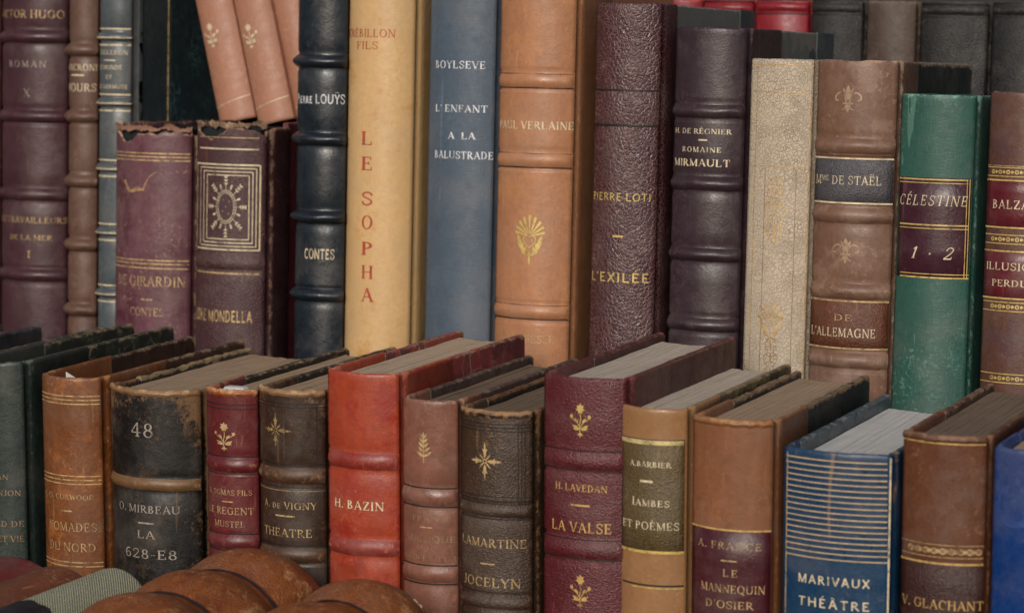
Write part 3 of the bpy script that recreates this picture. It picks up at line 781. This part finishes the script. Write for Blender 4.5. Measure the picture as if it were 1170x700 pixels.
lm = leather('cream_calf', '#c4a070', '#a87f4f', 'smooth', var=.12, wearamt=.35, rough=.38, second='#b98d55', cov=-.06)
b = B['sopha'] = Book(BACK, 396, 472, 'tall cream yellow book with LE SOPHA in red letters down the spine', lm, height=.272, mid=200, theta=56, ridge=.0009, pages=PG, group=GB, lw=.04, wear=.5)
b.text('CRÉBILLON', 38, 10, 390, 452, REDINK, T=.13); b.text('FILS', 52, 9.5, 408, 432, REDINK, T=.13)
for ch, y in zip('LESOPHA', (158, 187, 227, 254, 284, 311, 337)): b.text(ch, y, 17, 413, 426, REDINK, T=.17)

lm = leather('blue_cloth', '#465463', '#6b7a8c', 'cloth', var=.2, wearamt=.5, rough=.54, stain=.1)
b = B['boylesve'] = Book(BACK, 488, 564, 'plain slate blue cloth book lettered in white', lm, height=.272, mid=200, theta=38, pages=PG, group=GB, wear=.4)
b.text('BOYLSEVE', 74, 9.5, 498, 555, WHITE, T=.17); b.text("L' ENFANT", 124, 9, 498, 557, WHITE, T=.17); b.text('A  LA', 155, 8.5, 512, 543, WHITE, T=.2); b.text('BALUSTRADE', 177, 9.5, 497, 566, WHITE, T=.17)

lm = leather('tan_calf', '#a2704f', '#c08a60', var=.2, wearamt=.7, rough=.44, second='#a8744f', cov=-.02)
b = B['verlaine'] = Book(BACK, 568, 655, 'broad tan leather book with a gilt palmette lettered PAUL VERLAINE', lm, height=.272, mid=200, theta=46,
    bands=(92, 183, 356), band_h=.0013, band_w=.0034, pages=PG, group=GB, lw=.04)
for y in (92, 183, 356):
    b.rule(y-7.5, 1.2, TOOL_SHADE); b.rule(y+8, 1.4, TOOL_SHADE)
b.text('PAUL VERLAINE', 143, 10, 553, 656, GOLDP, T=.17); b.orn(palmette(), 605, 272, 58, YELLOW); b.text('SAGESSE', 387, 10, 585, 633, GOLDW)

lm = leather('oxblood_pebble', '#3f2126', '#83605a', 'pebble', var=.2, wearamt=.5, rough=.36, spec=.6)
gb = leather('grey_cloth_board', '#6a6a66', '#8a8a84', 'cloth', var=.15, rough=.7)
b = B['loti'] = Book(BACK, 677, 752, 'oxblood pebbled leather book lettered PIERRE LOTI', lm, top=3, mid=200, theta=46, bands=(123,), band_h=.0007, band_w=.0072,
    pages=PGK, boards=gb, group=GB, lw=.018)
for y in (103, 143): b.rule(y, 2.0, TOOL_SHADE)
b.text('PIERRE LOTI', 225, 10, 672, 744, YELLOW, serif=False, T=.13); b.dash(270, 700, 712, 2.2, YELLOW); b.text("L'EXILÉE", 317, 12, 674, 742, YELLOW, serif=False, T=.14)
hw = b.w/2
v, f, wv = block(hw-.0002, hw+.0007, .108, .1285, b.h-.03, b.h, .0004); mesh_obj('board_corner', v, f, night, b.root, False)

lm = leather('blackish_violet', '#32232a', '#6a4a42', var=.25, wearamt=.7, rough=.40, spec=.6)
b = B['regnier'] = Book(BACK, 768, 850, 'near black violet leather book with brown raised bands lettered MIRMAULT', lm, top=31, mid=200, theta=44,
    bands=(127, 210, 291, 371), band_h=.0022, band_w=.0030, pages=PGD, boards=MB_GREY, group=GB, lw=.045)
hw = b.w/2
v, f, wv = block(hw-.0002, hw+.0007, .103, .1285, b.h-.03, b.h, .0004); mesh_obj('board_corner', v, f, night, b.root, False)
b.text('H. DE RÉGNIER', 150, 6.5, 770, 836, GOLDP, T=.16); b.dash(160, 798, 808, 1.8, GOLDP); b.text('ROMAINE', 171, 6.5, 780, 824, GOLDP, track=.22, T=.17); b.text('MIRMAULT', 186, 9, 768, 834, GOLDP, T=.18)

lm = leather('crackled_vellum', '#b6a793', '#95846c', 'crackle', var=.12, wearamt=.8, rough=.42, stain=.15)
b = B['vellum'] = Book(BACK, 853, 925, 'cream book with crackled glaze and a gilt framed spine', lm, top=67, mid=250, theta=32, pages=PG, group=GB, lw=.05)
for x in (861, 922): b.vrule(x, 74, 430, 1.2, GOLDW)
for y in (74, 105, 190): b.rule(y, 1.2, GOLDW, 861, 922)
b.vrule(871, 192, 430, .9, FAINT); b.vrule(906, 192, 430, .9, FAINT)
b.orn(lace(), 885, 240, 78, GOLDW, sx=.55); b.orn(palmette(), 880, 368, 50, GOLDW); b.orn(lace(), 880, 410, 50, FAINT, sx=.6)

lm = leather('dusty_brown', '#6f5040', '#a58a74', var=.26, wearamt=.9, rough=.46, stain=.3, second='#7d6152')
lm2 = leather('russet_panel', '#5d3422', '#8a6248', 'morocco', var=.25, rough=.46)
grl = leather('grey_label', '#47454a', '#7a7472', 'morocco', var=.25, wearamt=.8, rough=.42)
grn = leather('dark_green_fray', '#12211f', '#7b6a58', var=.6, wearamt=1.6, rough=.6, stain=.4)
b = B['stael'] = Book(BACK, 929, 1021, 'dusty brown book with fleurs-de-lis and a grey title band', lm, top=68, mid=250, theta=44, torn=.0012,
    bands=(167, 246, 333, 412), band_h=.0020, band_w=.0034, pages=PGD, boards=grn, lw=.030, group=GB, jit=.001)
lb = b.patch(182, 231, grl); b.rule(181, 1.8, GOLDP, off=.0004, parent=lb); b.rule(232, 2, GOLDP, off=.0004, parent=lb)
b.text('Mme DE STAËL', 206, 11, 922, 1007, GOLDP, off=.00045, parent=lb, T=.11, sup=.4)
b.orn(fleur(), 969, 113, 34, RUBBED, sx=1.0); b.orn(fleur(), 966, 286, 32, RUBBED, sx=1.05)
lb = b.patch(345, 397, lm2); b.rule(344, 1.8, GOLDW, off=.0004, parent=lb); b.rule(398, 1.8, GOLDW, off=.0004, parent=lb)
b.text('DE', 363, 8, 953, 974, GOLDW, off=.00045, parent=lb, T=.12); b.text("L'ALLEMAGNE", 380, 11, 922, 1000, GOLDP, off=.00045, parent=lb, T=.12)

lm = leather('green_cloth', '#2a5249', '#6f9a8a', 'cloth', var=.22, wearamt=.9, rough=.50, stain=.2)
mrl = leather('maroon_label', '#3a1a26', '#6f4a4a', var=.25, wearamt=.7, rough=.36)
b = B['celestine'] = Book(BACK, 1023, 1109, 'green book with a large maroon label lettered CÉLESTINE', lm, top=108, mid=300, theta=42, pages=PGK, group=GB, lw=.05)
lb = b.patch(203, 318, mrl, 1027, 1108)
for y, p in ((205, 1.6), (209, 1.0), (257, 1.6), (261, 1.0), (313, 1.0), (317, 1.8)): b.rule(y, p, YELLOW, 1029, 1106, off=.0004, parent=lb)
for x in (1103, 1106): b.vrule(x, 204, 318, 1.0, YELLOW, off=.0004, parent=lb)
b.text('CÉLESTINE', 229, 13, 1026, 1104, GOLDP, off=.00045, parent=lb, slant=.22, T=.11, track=.2); b.text('1  ·  2', 289, 15, 1040, 1087, GOLDP, off=.00045, parent=lb, slant=.3, T=.13)

lm = leather('brown_gilt', '#57382c', '#8a6248', var=.3, wearamt=.8, rough=.4, second='#4e3434')
rdl = leather('crimson_label', '#56141f', '#7f3f3c', var=.22, wearamt=.7, rough=.36)
b = B['balzac'] = Book(BACK, 1124, 1202, 'brown book with crimson labels between gilt chain bands', lm, top=105, mid=300, theta=44, pages=PGD, group=GB, torn=.001)
for y0, y1 in ((205, 262), (286, 343)):
    lb = b.patch(y0, y1, rdl)
    for y in (y0+1.5, y1-1.5): b.rule(y, 1.8, YELLOW, off=.0004, parent=lb)
    if y0 == 205: b.text('BALZAC', 234, 11, 1135, 1186, GOLDP, off=.00045, parent=lb)
    else: b.text('ILLUSIONS', 305, 9.5, 1128, 1196, GOLDP, off=.00045, parent=lb); b.text('PERDUES', 324, 8.5, 1134, 1190, GOLDP, off=.00045, parent=lb)
for y in (197, 274, 351, 433):
    b.rule(y-5, 1, YELLOW); b.rule(y+5, 1, YELLOW)
    b.orn(chain(-4.2, 4.2, 13, .42), 1162, y, 8, YELLOW)
b.rule(190, .9, GOLDW)

# ================================================================== BOOKS AT THE VERY BACK
rd = leather('red_back', '#7d1f28', '#a04038', var=.2, rough=.4); bk = leather('black_back', '#20201f', '#4a4642', 'morocco', var=.3, rough=.5); br = leather('brown_back', '#4a3c34', '#6a584a', var=.3, rough=.5)
for xl, xr, m, lab, bands, th in ((745, 803, rd, 'red book at the very back behind the oxblood book, its spine barely showing', (), 45),
        (803, 861, rd, 'red book at the very back above the near black violet book', (9,), 45), (863, 924, rd, 'red book at the very back beside a black spine', (8,), 40),
        (926, 986, bk, 'black book at the very back right of the red spines', (9,), 40), (990, 1047, br, 'plain brown book at the very back', (), 40),
        (1051, 1129, bk, 'wide black book with a banded spine at the very back above the green book', (12,), 34), (1133, 1215, bk, 'black book at the very back in the top right corner', (12,), 34)):
    b = Book(FAR, xl, xr, lab, m, height=.20, mid=40, theta=th, pages=PGK, bands=bands, band_h=.0012, band_w=.0022, group=GX)
    for y in bands: b.rule(y-8, 1.4, TOOL_SHADE); b.rule(y+8, 1.4, TOOL_SHADE)
for k, (xl, xr) in enumerate(((150, 215), (216, 285))):
    Book(FAR, xl, xr, 'black book in the dark gap beside the rose volumes' if k else 'black book in the dark gap behind the slate blue book', bk, height=.19, mid=60, pages=PGK, group=GX)

# ================================================================== FRONT ROW
def fb(xl, xr, lab, mat, top, **k):
    k.setdefault('mid', 540); k.setdefault('group', GF)
    return Book(FRONT, xl, xr, lab, mat, top=top, **k)
dkb = leather('dark_teal', '#12191b', '#39423f', var=.4, rough=.6)
b = fb(-232, -186, 'black book at the far left end of the front row', dkb, 412, pages=PGK, theta=40)
b = fb(-184, -136, 'black book second from the left end of the front row', dkb, 413, pages=PGK, theta=40)
nav = leather('navy_edge', '#131c26', '#3b424a', var=.4, rough=.6)
b = fb(-134, -64, 'navy book with bright marbled paper inside its board, at the left edge', nav, 417, pages=PGK, theta=40, recess=.012)
hw = b.w/2
v, f, wv = block(-hw+.0006, hw-.0024, b.bul+.03, .062, b.h-.03, b.h-.0015); mesh_obj('marbled_endpaper', v, f, MB_COLOR, b.root, False)
b = fb(-62, -30, 'slim dark green marbled book left of the green leather spine', leather('dark_green_slim', '#1d2824', '#5a5a4a', var=.4), 417, boards=MB_GREEN, pages=PGK, recess=.010, theta=40)
lm = leather('forest_green', '#27332f', '#5d6656', var=.4, wearamt=.7, rough=.45, stain=.3)
b = fb(-24, 30, 'dark green leather book with marbled sides, leftmost spine of the front row', lm, 413, boards=MB_GREEN, pages=PGK, recess=.012, theta=46, lw=.050, jit=.0007)
b.text('ROMAN', 544, 6.5, -20, 10, FAINT); b.text('DU DONJON', 562, 7, -22, 24, FAINT); b.text('BORD DE', 597, 7.5, -16, 28, FAINT); b.text('MER ET VIE', 614, 8, -18, 28, FAINT)

lm = leather('cognac', '#70401f', '#a0703f', var=.35, wearamt=.7, rough=.44, stain=.35, second='#8a5026', cov=-.03)
b = fb(50, 118, 'cognac brown book with triple gilt rules lettered NOMADES DU NORD', lm, 431, boards=MB_BROWN, pages=PGK, recess=.011, theta=46, lw=.052)
for y in (452, 456.5, 461, 543, 547.5, 552, 641, 645.5): b.rule(y, 1.3, GOLDW)
b.text('J.-O. CURWOOD', 567, 6.5, 53, 108, GOLDW, T=.13); b.dash(583, 70, 82, 1.6, GOLDW); b.text('NOMADES', 601, 11, 57, 111, GOLDW, T=.12); b.text('DU NORD', 624, 11, 58, 110, GOLDW, T=.12)
P = Book  # (bookmark below)
v, f, wv = block(-.004, .0005, .010, .0104, b.h-.02, b.h-.0022, .0001); v = [Vector((x, y+.004*(x/.01), z + (.003 if x < 0 else 0)*(1 if z > b.h-.01 else 0))) for x, y, z in v]
mesh_obj('bookmark', v, f, PGW, b.root, False)

lm = leather('black_scuffed', '#0f0c0a', '#6b4d31', var=.5, wearamt=1.15, rough=.5, second='#3a2a1c', cov=-.05)
b = fb(128, 231, 'thick black scuffed book numbered 48 with a tan rounded head', lm, 446, boards=leather('frayed_black', '#161a1a', '#8a7658', var=.5, wearamt=1.5, rough=.6, second='#85735a', cov=-.06), pages=PGD, theta=52, bands=(553,), band_mat=leather('tan_band_dark', '#6f5236', '#96744e', wearamt=.8, stain=.7), band_h=.0012, band_w=.0026, headcap=TAN, wear=1.25, jit=.0012, wtop=.032, wedge=.30)
b.text('48', 491, 18, 150, 176, SILV, T=.12); b.text('O. MIRBEAU', 581, 10, 137, 206, SILV, T=.14); b.dash(597, 158, 176, 2, SILV)
b.text('LA', 610, 10, 157, 177, SILV, T=.13); b.text('628-E8', 632, 12, 144, 203, SILV, T=.13)

lm = leather('brick_red', '#5e2023', '#9a5f4c', var=.35, wearamt=1, rough=.38, stain=.3)
b = fb(237, 296, 'narrow dark red book with a gilt flower lettered LE REGENT MUSTEL', lm, 446, boards=MB_DARK, pages=PGD, theta=52, lw=.030, bands=(531, 619), band_h=.0012, headcap=REDTAN)
b.rule(462, 1.4, TOOL_SHADE); b.rule(467, 1.2, TOOL_SHADE); b.orn(flower(), 256, 497, 32, GOLDW, sx=1.1)
b.text('A. DUMAS FILS', 562, 7, 240, 288, GOLDW, T=.13); b.dash(572.5, 254, 266, 1.5, GOLDW); b.text('LE REGENT', 583, 9, 240, 290, GOLDW, T=.13); b.text('MUSTEL', 598, 8, 246, 280, GOLDW, T=.12)
for y in (521, 541, 609, 628): b.rule(y, 1.0, TOOL_SHADE)
v, f, wv = block(-.0055, .0055, .0075, .0125, b.h-.005, b.h+.0002, .0012); mesh_obj('paper_slip', v, f, PGW, b.root, True)

lm = leather('umber', '#35241a', '#6f5238', var=.4, wearamt=1.0, rough=.42, stain=.3)
b = fb(297, 373, 'umber brown book with a worn tan head lettered THEATRE', lm, 446, boards=MB_DARK, pages=PGD, theta=50, lw=.030, bands=(543, 634), band_mat=leather('umber_band', '#4c3423', '#7d5f42', var=.3), band_h=.0013, headcap=TAN, wear=1.2, wtop=.035, wedge=.2)
for y in (461, 465, 530, 556, 622): b.rule(y, 1.2, TOOL_SHADE)
b.vrule(362, 466, 530, 1.2, TOOL_SHADE); b.orn(starcross(), 315, 492, 40, GHOST); b.rule(560, 1, FAINT)
b.text('A. de VIGNY', 577, 9, 303, 362, GOLDW, T=.12); b.dash(589, 315, 337, 1.8, GOLDW); b.text('THEATRE', 608, 10.5, 303, 357, GOLDW, T=.13)

lm = leather('vermilion', '#9a3d26', '#b3684e', var=.22, wearamt=.8, rough=.42, stain=.35, second='#8c2c20')
b = fb(375, 457, 'orange red leather book lettered H. BAZIN', lm, 426, boards=MB_RED, pages=PG, theta=36, lw=.048, bands=(527, 625), band_h=.0014, band_w=.0034, band_mat=leather('red_band', '#832c22', '#b0604c', var=.3), jit=.0006)
b.text('H. BAZIN', 577, 11, 383, 439, GOLDP, T=.16)

lm = leather('rosewood', '#7d5244', '#a07a66', var=.25, wearamt=.7, rough=.36, stain=.25, second='#6a4638')
b = fb(460, 524, 'dusty rose brown book with a faint gilt leaf spray', lm, 457, boards=leather('rose_grey_board', '#4b3a35', '#7a6558', var=.4, rough=.6), pages=PGK, theta=44, bands=(567, 655), band_h=.0013, band_w=.0034, recess=.0045)
for y in (557, 578, 645, 666): b.rule(y, 1.6, TOOL_SHADE)
b.orn(leafspray(), 484, 511, 36, GOLDW); b.text('FRAPPA', 592, 6.5, 472, 513, FAINT, T=.13); b.dash(602, 480, 494, 1.4, GOLDW); b.text('MANIQUE', 615, 8, 466, 521, FAINT, T=.13); b.text('SOUS', 625, 5, 476, 500, FAINT, T=.13); b.text('PROFESSEUR', 637, 7, 464, 522, FAINT, T=.13)

lm = leather('espresso', '#3d2b1e', '#7d5a3c', 'morocco', var=.35, wearamt=.95, rough=.4)
b = fb(526, 609, 'espresso brown book with a gilt star and blind ruled frames lettered JOCELYN', lm, 470, boards=leather('black_worn_board', '#17130f', '#6d4c30', var=.4, wearamt=1.4, rough=.55), pages=PGK, theta=46, bands=(583, 688), band_h=.0014, band_w=.0026, headcap=leather('espresso_cap', '#2b211a', '#8f6a46', wearamt=1.2))
for y in (484, 488, 492, 567, 571, 575, 592, 676): b.rule(y, 1.3, TOOL_SHADE)
for x in (592, 596, 600): b.vrule(x, 484, 575, 1.2, TOOL_SHADE)
b.orn(starcross(), 554, 527, 46, GOLDW, sx=.9); b.text('LAMARTINE', 620, 11, 529, 602, GOLDW, T=.14); b.dash(644, 549, 565, 1.8, GOLDW); b.text('JOCELYN', 665, 12, 531, 595, GOLDW, T=.14)

lm = leather('burgundy', '#541a20', '#7d4440', 'morocco', var=.22, wearamt=.7, rough=.36, spec=.55)
b = fb(621, 716, 'burgundy grained leather book with gilt flowers lettered LA VALSE', lm, 431, boards=leather('burgundy_board', '#3f171c', '#7a4a42', var=.5, wearamt=1.1, rough=.45), pages=PGL, theta=32, lw=.046, bands=(526, 627), band_h=.0014, band_w=.0040, recess=.004)
for y in (515, 537, 616, 638): b.rule(y, 1.3, TOOL_SHADE)
b.orn(flower(), 663, 478, 38, YELLOW, sx=.85); b.orn(flower(), 663, 673, 38, GOLD, sx=.85)
b.text('H. LAVEDAN', 557, 9, 635, 694, GOLD, T=.15); b.dash(577, 652, 674, 2.2, GOLD); b.text('LA VALSE', 602, 13, 631, 699, GOLD, T=.15)

lm = leather('honey_tan', '#8f6845', '#a8824f', var=.16, wearamt=.7, rough=.34, spec=.55)
olv = leather('olive_label', '#5a4a2c', '#8a7548', 'morocco', var=.35, wearamt=.8, rough=.4, stain=.2)
b = fb(708, 786, 'honey tan book with an olive label lettered IAMBES ET POÈMES', lm, 466, boards=MB_OLIVE, pages=PGL, theta=44, lw=.035)
lb = b.patch(501, 632, olv, 711, 782)
b.rule(505, 5, gilt('gilt_flaked', '#d8c48a', .5, .3), 712, 781, off=.0004, parent=lb); b.rule(630, 3.5, gilt('gilt_flaked2', '#d8b86a', .45, .3), 712, 781, off=.0004, parent=lb)
b.text('A.BARBIER', 530, 7, 721, 767, GOLDP, off=.00045, parent=lb, T=.2); b.dash(549.5, 732, 746, 2.6, GOLDP, off=.00045, parent=lb); b.text('Iambes', 573, 11, 723, 765, GOLDP, off=.00045, parent=lb, T=.14); b.text('ET POÈMES', 600, 10, 713, 776, GOLDP, off=.00045, parent=lb, T=.15)
b.rule(668, 2, TOOL_SHADE, 712, 781); b.rule(671, 1.4, YELLOW, 722, 781)

lm = leather('saddle', '#7d5035', '#9f7048', var=.26, wearamt=.8, rough=.46, stain=.3)
b = fb(791, 884, 'saddle brown book with a maroon label lettered LE MANNEQUIN', lm, 480, boards=leather('black_frayed', '#14181a', '#7a6248', var=.5, wearamt=1.5, rough=.6), pages=PGD, theta=40, lw=.040, headcap=leather('saddle_cap', '#84552f', '#a87c50', wearamt=.9), jit=.001)
lb = b.patch(606, 730, leather('wine_label', '#40121c', '#5f3434', var=.25, rough=.4)); b.rule(605, 2.2, GOLD, off=.0004, parent=lb)
b.text('A. FRANCE', 623, 9.5, 799, 870, GOLDW, off=.00045, parent=lb, T=.13, track=.2); b.dash(640, 824, 842, 1.8, GOLDW, off=.00045, parent=lb); b.text('LE', 654, 9.5, 826, 843, GOLDW, off=.00045, parent=lb, T=.13, track=.25); b.text('MANNEQUIN', 672, 10.5, 802, 874, GOLDW, off=.00045, parent=lb, T=.14); b.text("D'OSIER", 690, 10, 807, 861, GOLDW, off=.00045, parent=lb, T=.14)

lm = leather('marine', '#123654', '#a5805c', var=.2, wearamt=.5, rough=.36)
b = fb(895, 1020, 'marine blue book with many fine gilt lines lettered MARIVAUX', lm, 516, boards=leather('dust_jacket', '#3f4c55', '#7c8488', var=.4, wearamt=1.0, rough=.35), pages=PGW, theta=24, lw=.014, recess=.006, wear=1.1, depth=.135)
for i in range(18): b.rule(526.5+i*6.62, 1.5, GOLDW2, 899, 1014)
b.vrule(1015.5, 520, 745, 2.0, GOLDP); b.vrule(898.5, 522, 745, 1.4, GOLDW)
b.text('MARIVAUX', 664, 11.5, 912, 994, GOLDP, serif=False, T=.15, track=.16); b.text('THÉÂTRE', 690, 12, 912, 994, GOLDP, serif=False, T=.15, track=.18)

lm = leather('chestnut', '#5d3623', '#8a6448', var=.3, wearamt=.8, rough=.4, stain=.3)
b = fb(1031, 1128, 'chestnut brown book with a gilt ring border lettered V. GLACHANT', lm, 498, boards=leather('chestnut_board', '#4a3024', '#7d6048', var=.5, wearamt=1.2, rough=.55), pages=PGK, theta=38, lw=.05, headcap=leather('chestnut_cap', '#5a3826', '#80604a'), jit=.001)
b.rule(506, 1.8, GOLD); lb = b.patch(641, 760, leather('dark_russet_panel', '#341712', '#5d3a2c', 'morocco', var=.3, rough=.42)); b.rule(643, 2.4, GOLD, off=.0004, parent=lb)
b.text('V. GLACHANT', 690, 12, 1027, 1124, GOLD, off=.00045, parent=lb, T=.13); b.orn(chain(-4.5, 4.3, 17, .5), 1078, 629, 10, GOLDW); b.rule(622, .9, GOLDW); b.rule(636, .9, GOLDW)

lm = leather('cobalt', '#06306a', '#3f5f96', 'smooth', var=.2, wearamt=.6, rough=.30, spec=.6)
b = fb(1135, 1225, 'bright cobalt blue book at the right end of the front row', lm, 514, pages=PGD, theta=22, lw=.03)
P = Pen(); P.ring(0, 0, .32, .4, .03); P.ring(.05, -.05, .2, .28, .02); b.orn(P.q, 1158, 580, 60, gilt('blue_embossing', '#2a4a8a', .55, 0, .5))
# ================================================================== BOOKS LYING SPINE UP IN FRONT
class Lying(Row):
    def __init__(s, z, y): s.m = Matrix(((1, 0, 0, 0), (0, 0, 1, y), (0, -1, 0, z), (0, 0, 0, 1))); s.i = s.m.inverted()
def lying(px0, px1, py, yend, lab, mat, length=.17, **k):
    """spine up, head towards the row behind; px0..px1 and py are the head's corners and crown on the plane y = yend"""
    o = Row(yend, 0, 0); a = o.hit(px0, py+14, 0); c = o.hit(px1, py+14, 0); t = o.hit((px0+px1)/2-6, py, 0)
    row = Lying(t.z, yend-length)
    k.setdefault('group', GL); k.setdefault('depth', t.z); k.setdefault('recess', .003)
    b = Book(row, 0, 0, lab, mat, height=length, xw=(a.x, c.x), name='lying_book', **k)
    return b
lm = leather('dull_red', '#662424', '#8a5a4a', var=.3, rough=.4)
lying(-30, 66, 634, -.030, 'dull red book lying spine up at the left edge', lm, theta=40, pages=PGD)
lm = leather('red_brown_lying', '#6d3c26', '#a88a6e', var=.35, wearamt=1.1, rough=.45)
b = lying(34, 104, 645, -.048, 'red brown book with worn edges lying spine up next to the pale cloth spine', lm, theta=40, pages=PGD)
lm = leather('sage_cloth', '#a3a389', '#9a987e', 'weave', var=.12, wearamt=.3, rough=.75)
b = lying(100, 167, 647, -.060, 'pale sage cloth spine with a black title label, lying spine up', lm, theta=62, pages=PGD)
lb = mk = None
v0 = .055
n = 16
bl = leather('black_label', '#0f0f10', '#3c3c3a', var=.3)
th = b.theta*.99
nu = 22; vv = [b.surf(-th+2*th*i/(nu-1), b.h-.125 if j < 1 else (b.h-.060 + .0008*math.sin(i*1.3)), .0003) for j in range(2) for i in range(nu)]
lb = mesh_obj('title_label', vv, grid_faces(nu, 2), bl, b.root, True)
def finish(b):
    for k in (1, 2, 3):                                # dark strips laid on to deepen the valleys between the swellings, frayed hide at the head
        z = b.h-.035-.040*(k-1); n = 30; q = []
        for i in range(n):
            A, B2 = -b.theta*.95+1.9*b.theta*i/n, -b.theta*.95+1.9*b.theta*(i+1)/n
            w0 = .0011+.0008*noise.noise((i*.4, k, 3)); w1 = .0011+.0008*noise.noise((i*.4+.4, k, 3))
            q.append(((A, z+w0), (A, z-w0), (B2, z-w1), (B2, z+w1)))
        b.lay(q, 'dark_strip', VALLEY_DARK, .0004)
    rag(b, leather('frayed_hide', '#8a6444', '#b59a7a', wearamt=1.0, rough=.7), .004, .004, .0008)
VALLEY_DARK = gilt('valley_dark', '#20242a', .0, 0, .5)
lm = leather('burnt_sienna', '#84491f', '#ad7a50', 'morocco', var=.4, wearamt=.95, rough=.36, stain=.5, second='#6a3416', cov=-.02)
b = lying(236, 368, 630, -.020, 'burnt sienna book with broad swelling bands lying spine up', lm, theta=58, pages=PGD, length=.20,
    bands=((.185,), (.145,), (.105,), (.065,)), band_h=.0042, band_w=.0170, wear=1.3)
finish(b)
b = lying(372, 492, 663, -.034, 'burnt sienna book with broad swelling bands lying spine up before the orange red book', lm, theta=58, pages=PGD, length=.20,
    bands=((.183,), (.143,), (.103,), (.063,)), band_h=.0042, band_w=.0170, wear=1.3)
finish(b)
